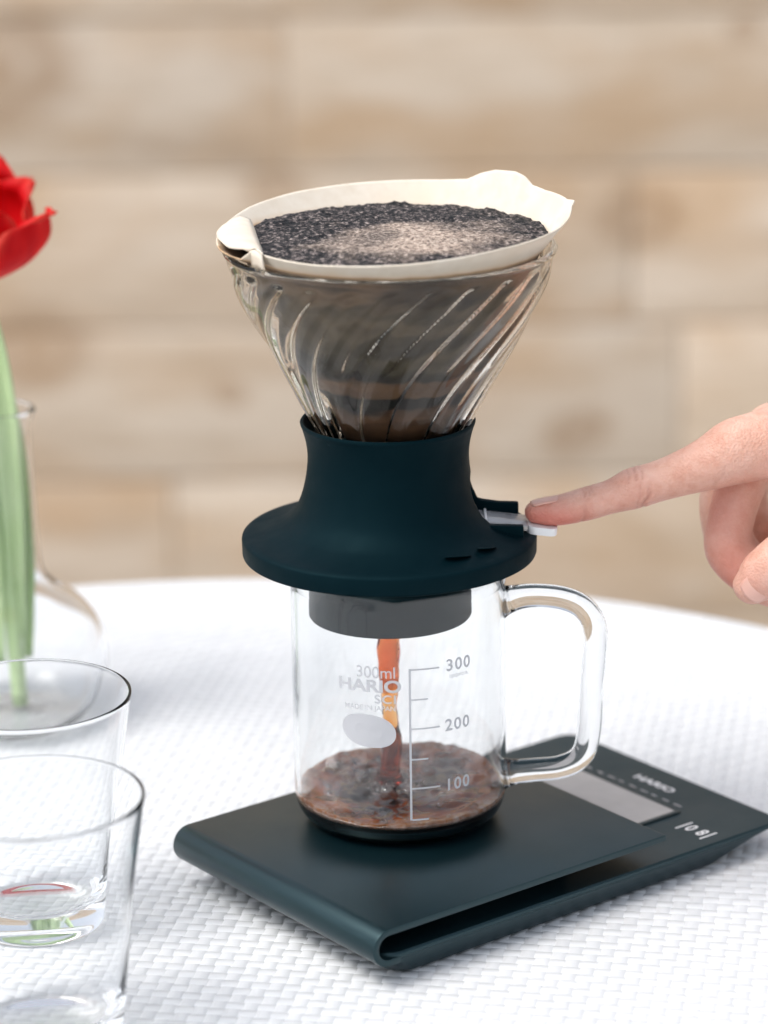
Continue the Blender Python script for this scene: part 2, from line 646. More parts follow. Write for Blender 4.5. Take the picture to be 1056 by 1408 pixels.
# tulip
m, t, p = new_mat('red_petal')
v_ = noise_tex(t, coords(t, 'Object', (1, 1, 0.25)), 160, 5, 0.6)
at = N(t, 'ShaderNodeAttribute', attribute_name='rim')
c_ = ramp(t, v_, [(0.3, (0.66, 0.003, 0.010)), (0.7, (0.84, 0.008, 0.012))])
c_ = mixc(t, at.outputs['Fac'], c_, (0.85, 0.12, 0.08))
t.links.new(c_, p.inputs['Base Color'])
p.inputs['Roughness'].default_value = 0.55
p.inputs['Specular IOR Level'].default_value = 0.25
p.inputs['Subsurface Weight'].default_value = 0.0
tr = t.nodes.new('ShaderNodeBsdfTranslucent')
t.links.new(c_, tr.inputs['Color'])
mx = t.nodes.new('ShaderNodeMixShader')
mx.inputs[0].default_value = 0.45
t.links.new(p.outputs[0], mx.inputs[1])
t.links.new(tr.outputs[0], mx.inputs[2])
t.links.new(mx.outputs[0], t.nodes['Material Output'].inputs['Surface'])
M['petal'] = m

m, t, p = new_mat('green_stem')
v_ = noise_tex(t, coords(t, 'Object', (1, 1, 0.15)), 120, 4)
t.links.new(ramp(t, v_, [(0.3, (0.46, 0.64, 0.30)), (0.7, (0.64, 0.78, 0.48))]), p.inputs['Base Color'])
p.inputs['Roughness'].default_value = 0.45
M['stem'] = m

# ------------------------------------------------------------------ setting: patio, fence
me = pyd('patio', [(-400, -400, -0.74), (400, -400, -0.74), (400, 400, -0.74), (-400, 400, -0.74)], [(0, 1, 2, 3)])
tag(link('patio', me, M['stone'], smooth=False), kind='structure')

FY = 1.9
fence = tag(empty('timber_fence', (0, FY, -0.74)), 'weathered timber fence of wide horizontal planks behind the round table', 'fence')
PIT = 0.149
joints = {0: [-0.087, 1.15, -1.3], 1: [0.238, -0.95], 2: [0.285, -0.55, 1.4], 3: [-0.205, 0.95, -1.2], -1: [0.5, -0.7],
          -2: [-0.3, 0.9], 4: [0.1, -1.0], -3: [0.2, 1.2], -4: [-0.8, 0.6], 5: [0.4]}
rng = random.Random(3)
for row in range(-5, 6):
    zt = 0.047 - row * PIT
    zb = max(zt - PIT + 0.0022, -0.739)
    xs = sorted([-3.4, 3.4, -2.25, 2.3] + [j for j in joints.get(row, [0.7]) if abs(j) < 2.1])
    for a, b in zip(xs[:-1], xs[1:]):
        dy = rng.uniform(-0.0015, 0.0015)
        me = box_me('plank', a + 0.0006, b - 0.0006, dy, 0.028 + dy, zb + 0.74, zt + 0.74, 0.0016, 2)
        link('plank', me, M['wood'], fence)
for x in (-3.3, -2.25, -1.15, 0.0, 1.15, 2.3, 3.3):
    link('post', box_me('post', x - 0.045, x + 0.045, 0.034, 0.12, 0.0, 1.5, 0.004), M['wood'], fence)

# ------------------------------------------------------------------ table with woven top
TC = Vector((-0.07, -0.02, 0))
TR = 0.40
table = tag(empty('round_table', (TC.x, TC.y, -0.74)), 'round white garden table with a woven strip top', 'table')
H0 = 0.74
top = link('table_top', sharp(lathe('table_top', [(0, H0 - 0.030), (0.385, H0 - 0.030), (0.385, H0 - 0.0052), (0, H0 - 0.0052)], 128)), M['frame'], table)
rimp = [(0.3965, H0 - 0.034), (0.4045, H0 - 0.031), (0.4065, H0 - 0.012), (0.405, H0 - 0.004), (0.4015, H0 - 0.0005), (0.3985, H0 - 0.0008), (0.3955, H0 - 0.006), (0.3855, H0 - 0.0065), (0.3855, H0 - 0.034)]
link('edge_band', lathe('edge_band', rimp, 160), M['strip'], table)
for k in range(4):
    a = math.pi / 4 + k * math.pi / 2
    path = [(0.33 * math.cos(a), 0.33 * math.sin(a), 0.0, 0.016, 0.016), (0.30 * math.cos(a), 0.30 * math.sin(a), H0 - 0.031, 0.019, 0.019)]
    v, f = tube(path, 16)
    link('leg', fixn(pyd('leg', v, f)), M['frame'], table)

WP = 0.00545
WROT = R(-10)
nS = int(0.397 / WP)
SUB = 6
CW = 0.488 * WP
for d in range(2):
    ang = WROT + (math.pi / 2 if d == 0 else 0)
    ca, sa = math.cos(ang), math.sin(ang)
    for k in range(-nS, nS + 1):
        off = k * WP
        L = math.sqrt(max(0.397 ** 2 - off * off, 0))
        if L < 0.02:
            continue
        j0 = -int(L / WP * SUB)
        j1 = int(L / WP * SUB)
        s = np.arange(j0, j1 + 1) / SUB * WP
        sgn = 1 if (k + d) % 2 == 0 else -1
        base = np.cos(math.pi * s / WP) * sgn
        base = np.sign(base) * np.abs(base) ** 0.7
        wv = rng.uniform(-0.00012, 0.00012)
        z = -0.0002 - 0.25 * abs(wv) + 0.00007 * base * (1 + 0.5 * np.sin(s * 37 + k * 2.1))
        cwj = CW * (1 + 0.02 * np.sin(s * 90 + k))
        jit = 0.00018 * np.sin(s * 55 + k * 1.7)
        cols = []
        for (q, dz) in ((-1.0, -0.00030), (-0.91, -0.00005), (0.0, 0.0), (0.91, -0.00005), (1.0, -0.00030)):
            o_ = off + q * cwj + jit
            x = s * ca - o_ * sa
            y = s * sa + o_ * ca
            cols.append(np.stack([x, y, z + dz + H0], 1))
        V = np.stack(cols, 1).reshape(-1, 3)
        n = len(s)
        idx = np.arange((n - 1) * 4)
        i_, q_ = idx // 4, idx % 4
        b0 = i_ * 5 + q_
        F = np.stack([b0, b0 + 5, b0 + 6, b0 + 1], 1)
        me = bpy.data.meshes.new('woven_strip')
        me.vertices.add(len(V))
        me.vertices.foreach_set('co', V.ravel())
        me.loops.add(F.size)
        me.loops.foreach_set('vertex_index', F.ravel().astype(np.int32))
        me.polygons.add(len(F))
        me.polygons.foreach_set('loop_start', np.arange(0, F.size, 4, dtype=np.int32))
        me.polygons.foreach_set('loop_total', np.full(len(F), 4, dtype=np.int32))
        me.update(calc_edges=True)
        link('woven_strip', me, M['strip'], top)

# ------------------------------------------------------------------ kitchen scale
SPHI = 0.6597
scale = tag(empty('kitchen_scale', (-0.0057, -0.0715, 0.0), SPHI), 'flat black coffee scale with folded weighing plate and grey display', 'scale')
# local frame: x 0..0.19 long side, y 0..0.12 short side
SW, SL = 0.120, 0.1945


def rrect(x0, x1, y0, y1, r, n=5):
    out = []
    for cx, cy, a0 in ((x1 - r, y1 - r, 0), (x0 + r, y1 - r, 90), (x0 + r, y0 + r, 180), (x1 - r, y0 + r, 270)):
        for k in range(n + 1):
            a = R(a0 + 90 * k / n)
            out.append((cx + r * math.cos(a), cy + r * math.sin(a)))
    return out


def loft(name, layers):
    """layers: list of (outline2d, z) with equal counts"""
    v, f = [], []
    n = len(layers[0][0])
    for ol, z in layers:
        v += [(x, y, z) for x, y in ol]
    for k in range(len(layers) - 1):
        for i in range(n):
            j = (i + 1) % n
            f.append((k * n + i, k * n + j, (k + 1) * n + j, (k + 1) * n + i))
    f.append(tuple(range(n))[::-1])
    f.append(tuple((len(layers) - 1) * n + i for i in range(n)))
    return fixn(pyd(name, v, f))


lay = [(rrect(0.0150, SL - 0.0270, 0.0060, SW - 0.0060, 0.008), 0.0006), (rrect(0.0135, SL - 0.0255, 0.0050, SW - 0.0050, 0.008), 0.0012),
       (rrect(0.0050, SL - 0.0080, 0.0008, SW - 0.0008, 0.008), 0.0086), (rrect(0.0048, SL - 0.0015, 0.0006, SW - 0.0006, 0.008), 0.0096),
       (rrect(0.0045, SL, 0.0, SW, 0.008), 0.0102), (rrect(0.0045, SL, 0.0, SW, 0.008), 0.0114), (rrect(0.0050, SL - 0.0006, 0.0006, SW - 0.0006, 0.0075), 0.0120)]
link('base', sharp(loft('base', lay), 25), M['panel'], scale)
for fx, fy in ((0.035, 0.022), (0.035, 0.098), (0.155, 0.022), (0.155, 0.098)):
    link('foot', lathe('foot', [(0, 0), (0.006, 0), (0.0065, 0.0005), (0.0065, 0.0016), (0, 0.0016)], 20), M['silicone'], scale).location = (fx, fy, 0)
# folded plate: U-shaped side view, extruded over the short side
PT = 0.0026
out_, inn_ = [], []
ZT, ZB = 0.0220, 0.0080
rO = (ZT - ZB) / 2
zc = (ZT + ZB) / 2
prof = [(0.1350, ZT - 0.0007), (0.1343, ZT)]
nn = 16
for k in range(nn + 1):
    a = math.pi / 2 + math.pi * k / nn
    prof.append((rO + rO * math.cos(a) * 1.0, zc + rO * math.sin(a)))
prof += [(0.012, ZB)]
rI = rO - PT
prof += [(0.012, ZB + PT)]
for k in range(nn + 1):
    a = 3 * math.pi / 2 - math.pi * k / nn
    prof.append((rO + rI * math.cos(a), zc + rI * math.sin(a)))
prof += [(0.1343, ZT - PT), (0.1350, ZT - PT + 0.0006)]
v, f = prism([(x, 0.0, z) for x, z in prof], (0, 1, 0), SW)
me = fixn(pyd('weighing_plate', v, f))
bevel(me, 0.0005, 2, 40)
link('weighing_plate', sharp(me, 30), M['plastic'], scale)
# block under the plate that carries it, and the display
link('load_cell', box_me('load_cell', 0.045, 0.105, 0.020, 0.100, 0.0119, ZT - PT - 0.0003, 0.001), M['plastic'], scale)
lcd = link('display', sharp(loft('display', [(rrect(0.147, 0.169, 0.031, 0.092, 0.0015, 3), 0.0117), (rrect(0.147, 0.169, 0.031, 0.092, 0.0015, 3), 0.01235)]), 30), M['lcd'], scale)
fr = []
v, f = [], []
o1, o2 = rrect(0.1452, 0.1708, 0.0292, 0.0938, 0.0025, 3), rrect(0.1472, 0.1688, 0.0312, 0.0918, 0.0012, 3)
n = len(o1)
for ol, z in ((o1, 0.0119), (o1, 0.0126), (o2, 0.0126), (o2, 0.0119)):
    v += [(x, y, z) for x, y in ol]
for k in range(4):
    for i in range(n):
        j = (i + 1) % n
        f.append((k * n + i, k * n + j, ((k + 1) % 4) * n + j, ((k + 1) % 4) * n + i))
link('bezel', sharp(fixn(pyd('bezel', v, f)), 30), M['plastic'], lcd)


def text_mesh(body, size, sx=1.0, thick=0.0, spacing=1.0):
    cu = bpy.data.curves.new('txt', 'FONT')
    cu.body = body
    cu.size = size
    cu.align_x = 'CENTER'
    cu.align_y = 'CENTER'
    cu.offset = thick
    cu.space_character = spacing
    cu.resolution_u = 6
    o = bpy.data.objects.new('txt', cu)
    COL.link(o)
    dg = bpy.context.evaluated_depsgraph_get()
    me = bpy.data.meshes.new_from_object(o.evaluated_get(dg))
    bpy.data.objects.remove(o)
    bpy.data.curves.remove(cu)
    for v in me.vertices:
        v.co.x *= sx
    return me


def flat_text(name, body, size, loc, rot, parent, sx=1.0, thick=0.0, spacing=1.0):
    me = text_mesh(body, size, sx, thick, spacing)
    o = link(name, me, M['lever'], parent, smooth=False)
    o.location = loc
    o.rotation_euler = (0, 0, rot)
    return o


flat_text('printed_logo', 'HARIO', 0.0052, (0.1815, 0.057, 0.01212), -math.pi / 2, scale, 1.35, 0.00022)
for i in range(9):
    yy = 0.086 - i * 0.0062
    link('printed_line', box_me('printed_line', 0.1732, 0.1740, yy - 0.0017 - 0.0006 * (i % 3), yy + 0.0012, 0.01202, 0.01212), M['lever_clear'], scale, smooth=False)
# key marks: thin bars with two rings between
for yy, ln in ((0.0195, 0.0085), (0.0065, 0.0085)):
    link('key_mark', box_me('key_mark', 0.1620 - ln / 2, 0.1620 + ln / 2, yy - 0.0004, yy + 0.0004, 0.01202, 0.01212), M['lever'], scale, smooth=False)
flat_text('key_mark', '0', 0.0080, (0.1620, 0.0158, 0.01212), -math.pi / 2, scale, 0.8, 0.0002)
flat_text('key_mark', '8', 0.0080, (0.1620, 0.0100, 0.01212), -math.pi / 2, scale, 0.8, 0.0002)

# ------------------------------------------------------------------ glass mug
MX, MY, MZ = 0.00465, 0.0370, 0.0221
mug = tag(empty('glass_mug', (MX, MY, MZ)), 'clear glass beaker mug with white volume marks standing on the black scale', 'mug')
mm = 0.001
outer = spline([(30, 0), (34, 0.9), (37.2, 4), (38.8, 9), (39, 16), (39, 60), (39, 86), (39.2, 91.5), (40.4, 96), (42.6, 99.0), (44.0, 100.0)], 4)
inner = spline([(42.4, 100.1), (40.9, 98.6), (39.0, 96.0), (37.7, 91.5), (37.4, 85), (37.4, 50), (37.4, 12), (36.4, 7.2), (33.2, 3.6), (28, 2.6)], 4)
prof = [(0, 0.6), (26, 0.5), (28, 0.0)] + [tuple(q) for q in outer] + [(44.2, 100.4), (43.8, 100.8), (43.1, 100.6)] + [tuple(q) for q in inner] + [(15, 2.5), (0, 2.5)]
link('body', lathe('body', [(a * mm, b * mm) for a, b in prof], 128), M['glass'], mug)
hp = spline([(37.6, 0, 82.5), (48, 0, 84.6), (60, 0, 83.6), (68.0, 0, 79.2), (71.6, 0, 70), (70.4, 0, 50), (69.4, 0, 32), (66.5, 0, 22.5), (59, 0, 18.2), (48, 0, 16.8), (37.6, 0, 15.6)], 8)
path = []
for i, q in enumerate(hp):
    e = min(i, len(hp) - 1 - i)
    r = 3.9 + 2.0 * math.exp(-e / 2.2)
    path.append((q[0] * mm, q[1] * mm, q[2] * mm, r * mm * 1.12, r * mm))
v, f = tube(path, 28, True, (0, 1, 0))
handle = link('handle', fixn(pyd('handle', v, f)), M['glass'], mug)
handle.rotation_euler = (0, 0, R(-4))

RP = 0.0391


def wrap(me, ang_deg, z):
    """lay a flat mesh (x right, y up) on the mug wall around the given angle and height"""
    bm = bmesh.new()
    bm.from_mesh(me)
    ed = [e for e in bm.edges if abs(e.verts[0].co.x - e.verts[1].co.x) > 0.002]
    if ed:
        bmesh.ops.subdivide_edges(bm, edges=ed, cuts=6, use_grid_fill=False)
        bmesh.ops.triangulate(bm, faces=bm.faces)
    bm.to_mesh(me)
    bm.free()
    for v in me.vertices:
        a = R(ang_deg) + v.co.x / RP
        y = v.co.y
        v.co = (RP * math.cos(a), RP * math.sin(a), z + y)
    return me


def mug_text(name, body, size, ang, z, sx=1.0, thick=0.0, spacing=1.0):
    me = text_mesh(body, size, sx, thick, spacing)
    return link(name, wrap(me, ang, z - MZ), M['print'], mug, smooth=False)


def mug_bar(x0, x1, y0, y1, ang, z):
    n = max(1, int((x1 - x0) / 0.0015))
    v, f = [], []
    for i in range(n + 1):
        x = x0 + (x1 - x0) * i / n
        v += [(x, y0, 0), (x, y1, 0)]
    for i in range(n):
        f.append((2 * i, 2 * i + 2, 2 * i + 3, 2 * i + 1))
    me = pyd('volume_mark', v, f)
    for q in me.vertices:
        a = R(ang) + q.co.x / RP
        q.co = (RP * math.cos(a), RP * math.sin(a), z - MZ + q.co.y)
    return link('volume_mark', me, M['print'], mug, smooth=False)


LA = -84.7
mug_bar(-0.0004, 0.0004, 0.0344, 0.0919, LA, 0)
for z, long in ((0.0915, 1), (0.0802, 0), (0.0692, 1), (0.0576, 0), (0.0465, 1), (0.0345, 0)):
    mug_bar(0.00041, 0.0108 if long else 0.0064, -0.0003, 0.0003, LA, z)
for s_, z, a in (('300', 0.0915, -57.5), ('200', 0.0690, -58.3), ('100', 0.0462, -58.5)):
    mug_text('volume_number', s_, 0.0062, a, z, 1.0, 0.00012, 1.18)
mug_text('printed_text', 'approx.', 0.0024, -57.0, 0.0877, 1.15)
mug_text('printed_text', '300ml', 0.0062, -102.5, 0.0903, 0.95, 0.00004)
mug_text('printed_logo', 'HARIO', 0.0062, -106.3, 0.0851, 1.24, 0.00022)
mug_text('printed_text', 'SCI', 0.0045, -97.5, 0.0803, 1.15, 0.00008, 1.15)
mug_text('printed_text', 'MADE IN JAPAN', 0.0026, -106.0, 0.0770, 1.02, 0.00005)
ov = []
for k in range(48):
    a = 2 * math.pi * k / 48
    c, s = math.cos(a), math.sin(a)
    ov.append((0.0100 * math.copysign(abs(c) ** 0.82, c), 0.0062 * math.copysign(abs(s) ** 0.92, s) - 0.0009 * c, 0))
vv = [(0, 0, 0)] + ov + [(x * 0.5, y * 0.5, 0) for x, y, _ in ov]
ff = [(0, 49 + k, 49 + (k + 1) % 48) for k in range(48)] + [(49 + k, 1 + k, 1 + (k + 1) % 48, 49 + (k + 1) % 48) for k in range(48)]
me = pyd('marking_spot', vv, ff)
for q in me.vertices:
    a = R(-106.8) + q.co.x / RP
    q.co = (RP * math.cos(a), RP * math.sin(a), 0.0683 - MZ + q.co.y)
link('marking_spot', me, M['print'], mug, smooth=False)

# ------------------------------------------------------------------ coffee in the mug and the stream
brew = tag(empty('brewed_coffee', (MX, MY, MZ + 0.0025)), 'dark brewed coffee splashing in the glass mug under a pouring amber stream', 'coffee')
ZP = 0.0322 - MZ - 0.0025
SX, SY = -0.0040, 0.004
nr, na = 60, 144
verts, faces, topf = [], [], []
RPOOL = 0.0376


def pool_h(x, y):
    r = math.hypot(x, y) / RPOOL
    d = math.hypot(x - SX, y - SY)
    h = 0.0010 * noise.noise((x * 75, y * 75, 1.3)) + 0.0009 * noise.noise((x * 200, y * 200, 4.1)) + 0.00022 * noise.noise((x * 420, y * 420, 9))
    h += 0.0011 * math.cos(d * 1000) * math.exp(-d / 0.013)
    th = math.atan2(y, x)
    h += 0.0042 * max(0, math.cos(th - R(55))) ** 2 * r ** 4 + 0.0018 * max(0, math.cos(th - R(175))) ** 2 * r ** 4
    return h


verts.append((0, 0, ZP + pool_h(0, 0)))
for i in range(1, nr + 1):
    r = RPOOL * i / nr
    for k in range(na):
        a = 2 * math.pi * k / na
        x, y = r * math.cos(a), r * math.sin(a)
        verts.append((x, y, ZP + pool_h(x, y)))
for k in range(na):
    faces.append((0, 1 + k, 1 + (k + 1) % na))
for i in range(1, nr):
    for k in range(na):
        j = (k + 1) % na
        b = 1 + (i - 1) * na
        faces.append((b + k, b + na + k, b + na + j, b + j))
ntop = len(verts)
ringb = 1 + (nr - 1) * na
prev = ringb
for (r, z) in ((37.5, 5.6), (36.5, 4.5), (33.3, 0.95), (28, 0.02)):
    st = len(verts)
    for k in range(na):
        a = 2 * math.pi * k / na
        verts.append((r * mm * math.cos(a), r * mm * math.sin(a), z * mm))
    for k in range(na):
        j = (k + 1) % na
        faces.append((prev + k, st + k, st + j, prev + j))
    prev = st
faces.append(tuple(prev + k for k in range(na)))
me = fixn(pyd('pool', verts, faces))
at = me.attributes.new('top', 'FLOAT', 'POINT')
at.data.foreach_set('value', [1.0 if i < ntop else 0.0 for i in range(len(verts))])
at = me.attributes.new('froth', 'FLOAT', 'POINT')
fv = []
for q in verts:
    d_ = math.hypot(q[0] - SX, q[1] - SY)
    rr_ = math.hypot(q[0], q[1]) / RPOOL
    k_ = 0.9 * math.exp(-((d_ - 0.009) / 0.004) ** 2) + 1.0 * max(0, rr_ - 0.86) / 0.14
    k_ *= 0.55 + 0.9 * noise.noise((q[0] * 120, q[1] * 120, 5.0))
    k_ += 0.55 * max(0, noise.noise((q[0] * 70 + 4, q[1] * 70, 8.0)))
    fv.append(max(0.0, min(1.0, k_)))
at.data.foreach_set('value', fv)
at = me.attributes.new('edge', 'FLOAT', 'POINT')
at.data.foreach_set('value', [0.55 * (math.hypot(q[0], q[1]) / RPOOL) ** 5 for q in verts])
link('pool', me, M['pool'], brew)
# stream
path = []
z0, z1 = ZP - 0.001, 0.1012 - MZ - 0.0025
for i in range(60):
    f_ = i / 59
    z = z0 + (z1 - z0) * f_
    r = 0.0036 + 0.0009 * math.sin(f_ * 9.5 + 0.8) * (0.35 + 0.65 * abs(math.sin(f_ * 4.1))) + 0.0005 * noise.noise((f_ * 14, 3, 1))
    if f_ > 0.9: r = max(r, 0.0036)
    if f_ < 0.10: r += 0.0026 * (1 - f_ / 0.10) ** 2
    x = SX + 0.0005 * math.sin(f_ * 7) + 0.0013 * f_
    path.append((x, SY + 0.0004 * math.cos(f_ * 8), z, r, r * (0.82 + 0.2 * math.sin(f_ * 11))))
v, f = tube(path, 32, True, (0, 1, 0))
me = fixn(pyd('stream', v, f))
for q in me.vertices:
    nv = 0.0009 * noise.noise((q.co.x * 240, q.co.y * 240, q.co.z * 95))
    q.co.x += nv + 0.0006 * noise.noise((3.0, 1.0, q.co.z * 60))
    q.co.y += nv
link('stream', me, M['stream'], brew)
# bubbles lying on the surface round the stream
bs = random.Random(11)
for i in range(70):
    a, d = bs.uniform(0, 6.28), bs.choice([bs.uniform(0.006, 0.012), bs.uniform(0.012, 0.034), 0.0352])
    x, y = (SX + d * math.cos(a), SY + d * math.sin(a)) if d < 0.03 else (d * math.cos(a), d * math.sin(a))
    if math.hypot(x, y) > 0.0353:
        continue
    r = bs.uniform(0.0006, 0.0019)
    h = ZP + pool_h(x, y)
    b = link('bubble', lathe('bubble', [(r, 0), (r * 0.92, r * 0.38), (r * 0.7, r * 0.7), (r * 0.38, r * 0.92), (0, r)], 16), M['glass'], brew)
    b.location = (x, y, h + 0.0001)

# ------------------------------------------------------------------ immersion dripper
DX = 0.0018
drip = tag(empty('immersion_dripper', (DX, MY, 0.0)), 'black based ribbed glass coffee dripper sitting on the glass mug', 'dripper')
FB = 0.1232
prof = [(0, 0.1000), (8, 0.1000), (8, 0.1010), (27.0, 0.1010), (27.4, 0.1000), (29.2, 0.1000), (29.6, 0.1006), (29.8, FB), (52.4, FB), (52.9, FB + .0003), (53.1, FB + .0009), (53.2, FB + .0060), (53.05, FB + .0067), (52.6, FB + .0071), (51.2, FB + .0076)]
cur = spline([(51.2, (FB + .0076) * 1000), (47, 131.6), (42.5, 133.0), (38.0, 135.2), (34.0, 139.2), (31.2, 145.5), (29.5, 153), (28.9, 160), (29.5, 165.5), (30.6, 169.8), (31.2, 171.4)], 5)[1:]
prof += [(a, b / 1000) for a, b in cur] + [(31.4, .1722), (31.0, .1728), (30.2, .1726), (28.6, .1690), (27.2, .1640), (26.4, .1600), (0, .1600)]
me = lathe('silicone_base', [(r * mm, z) for r, z in prof], 288)
for q in me.vertices:                      # slot for the lever
    if q.co.z > 0.1322 and abs(q.co.y) < 0.0083 and q.co.x > 0.0292 and q.co.z < 0.152 and math.hypot(q.co.x, q.co.y) < 0.046:
        q.co.x = 0.0292
link('silicone_base', sharp(me, 50), M['silicone'], drip)
# pointed guide under the flange
v, f = prism([(-0.0052, 0, 0), (0.0052, 0, 0), (0.0004, 0, -0.0052), (-0.0004, 0, -0.0052)], (0, 1, 0), 0.004)
g = link('guide_tab', bevel(fixn(pyd('guide_tab', v, f)), 0.0003, 1), M['silicone'], drip, smooth=False)
g.location = (0.0020, -0.0352, FB + 0.0002)
# two low oval recess marks pressed in the flange
for a_, ln in ((-58, 0.0058), (-40, 0.0052)):
    q = link('pressed_mark', lathe('pressed_mark', [(0, 0.0), (0.9, 0.0), (1.0, 0.0002), (0.86, 0.00045), (0.5, 0.0001), (0, 0.0)], 28), M['silicone'], drip)
    q.scale = (ln, 0.0022, 0.9)
    q.location = (0.0445 * math.cos(R(a_)), 0.0445 * math.sin(R(a_)), 0.13285)
    q.rotation_euler = (R(-14) * math.sin(R(a_)) * -1, R(14) * math.cos(R(a_)), R(a_ + 90))

# ribbed glass cone
Z0, Z1 = 0.1660, 0.2343
nz, ns = 72, 288


def rout(z):
    f_ = (z - Z0) / (Z1 - Z0)
    return 0.0250 + (0.0580 - 0.0250) * f_ ** 0.97 + 0.0036 * math.sin(math.pi * f_ ** 1.7) * f_


def sweep(z):                      # twist of the ribs along the height
    f_ = (z - Z0) / (Z1 - Z0)
    return R(50) * f_ ** 1.6


def ribf(th, ph, width):
    d = (th - ph + math.pi) % (2 * math.pi) - math.pi
    return math.exp(-(d / width) ** 4)


def cone_in(th, z):
    f_ = (z - Z0) / (Z1 - Z0)
    r = rout(z) - 0.0022
    b = 0.0
    period = 2 * math.pi / 12
    x = (th - sweep(z)) % period
    d = min(x, period - x)
    wl = 0.0030 / max(rout(z), 0.02)
    b += 0.00140 * math.exp(-(d / wl) ** 8)
    d2 = abs(x - period / 2)
    cut = min(1, max(0, (f_ - 0.46) / 0.05))
    b += 0.00140 * math.exp(-(d2 / wl) ** 8) * cut
    fade = min(1, max(0, (0.965 - f_) / 0.03))
    return r - b * fade


def cone_out(th, z):
    f_ = (z - Z0) / (Z1 - Z0)
    period = 2 * math.pi / 12
    x = (th - sweep(z) - period * 0.25) / period * 2 * math.pi
    amp = 0.0008 * min(1, max(0, (0.94 - f_) / 0.08))
    return rout(z) + amp * math.cos(x)


verts, faces = [], []
rings = []
seq = [('o', Z0 + (Z1 - Z0) * i / nz) for i in range(nz + 1)] + [('c', 0.0006, 0.0002), ('c', 0.0009, 0.0008), ('c', 0.0003, 0.0016), ('c', -0.0010, 0.0018), ('c', -0.0018, 0.0012)] + [('i', Z1 - (Z1 - Z0) * i / nz) for i in range(nz + 1)]
for s_ in seq:
    st = len(verts)
    for k in range(ns):
        th = 2 * math.pi * k / ns
        if s_[0] == 'o':
            r, z = cone_out(th, s_[1]), s_[1]
        elif s_[0] == 'i':
            r, z = cone_in(th, s_[1]), s_[1]
        else:
            r, z = rout(Z1) + s_[1], Z1 + s_[2]
        verts.append((r * math.cos(th), r * math.sin(th), z))
    rings.append(st)
for a, b in zip(rings, rings[1:] + rings[:1]):
    for k in range(ns):
        j = (k + 1) % ns
        faces.append((a + k, a + j, b + j, b + k))
link('glass_cone', fixn(pyd('glass_cone', verts, faces)), M['glass_drip'], drip).location = (0.0016, 0, 0)

# lever with its two cheeks on the flange (+x side)
hous = link('lever_housing', box_me('lever_housing', 0.0285, 0.0440, -0.0080, 0.0080, FB + .0062, FB + 0.0098, 0.0006), M['silicone'], drip)


def cheek(y0, y1, prof2):
    v, f = prism([(x, y0, z) for x, z in prof2], (0, 1, 0), y1 - y0)
    return bevel(fixn(pyd('cheek', v, f)), 0.0007, 2)


link('cheek', sharp(cheek(0.0082, 0.0112, [(0.026, FB + .006), (0.0470, FB + .006), (0.0470, FB + .0150), (0.040, FB + .0153), (0.034, FB + .0162), (0.026, FB + .0185)])), M['silicone'], hous)
link('cheek', sharp(cheek(-0.0112, -0.0082, [(0.026, FB + .006), (0.0480, FB + .006), (0.0480, FB + .0122), (0.030, FB + .0128), (0.026, FB + .0130)])), M['silicone'], hous)
lev = empty('lever')
lev.parent = drip
lev.location = (0.0305, 0, FB + 0.0118)
lev.rotation_euler = (0, R(7.0), 0)
link('lever_bar', box_me('lever_bar', -0.0015, 0.0193, -0.0070, 0.0070, -0.0006, 0.0016, 0.0006), M['lever_clear'], lev)
v, f = [], []
ol = rrect(0.0192, 0.0300, -0.0066, 0.0066, 0.0030)
link('lever_paddle', sharp(loft('lever_paddle', [([(x, y) for x, y in ol], -0.0017), ([(x * 1.003, y * 1.02) for x, y in ol], -0.0012), ([(x * 1.003, y * 1.02) for x, y in ol], 0.0006), (ol, 0.0011)]), 40), M['lever'], lev)
link('rib', box_me('rib', 0.0035, 0.0044, -0.0066, 0.0066, 0.00165, 0.0024, 0.0002), M['lever'], lev)

# ------------------------------------------------------------------ paper filter
filt = empty('paper_filter', (DX + 0.0024, MY, 0.0))
tag(filt, 'cream paper cone filter standing up out of the ribbed glass dripper', 'filter')
# lip control: angle, top radius, top height (mm)
LIP = [(-180, 61.5, 239.0), (-168, 61.3, 238.0), (-158, 60.4, 237.8), (-150.5, 59.6, 238.0), (-149.5, 56.0, 241.2), (-140, 56.6, 240.7), (-117, 57.3, 240.6), (-99, 57.5, 241.2), (-84, 57.5, 241.8),
       (-69, 57.7, 242.8), (-52, 58.4, 244.0), (-34, 60.0, 244.9), (-20, 61.6, 245.9), (-10, 62.6, 247.4), (-2, 63.0, 249.4), (2.5, 64.3, 250.4), (7, 62.5, 249.7), (14, 62.2, 249.6), (26, 61.8, 249.2), (34, 61.8, 249.6),
       (38.5, 61.9, 252.2), (43, 61.9, 253.2), (52, 62, 252.6), (57.5, 62, 250.9), (63, 62, 248.1), (72, 62, 247.3), (84, 61.9, 246.9), (104, 61.8, 246.2), (125, 61.9, 245.0), (146, 62, 243.0), (164, 61.9, 240.4), (180, 61.5, 239.0)]
LA_ = np.array([q[0] for q in LIP]); LR_ = np.array([q[1] for q in LIP]); LZ_ = np.array([q[2] for q in LIP])
NT = 360
PROF = 44
verts, faces, wet = [], [], []
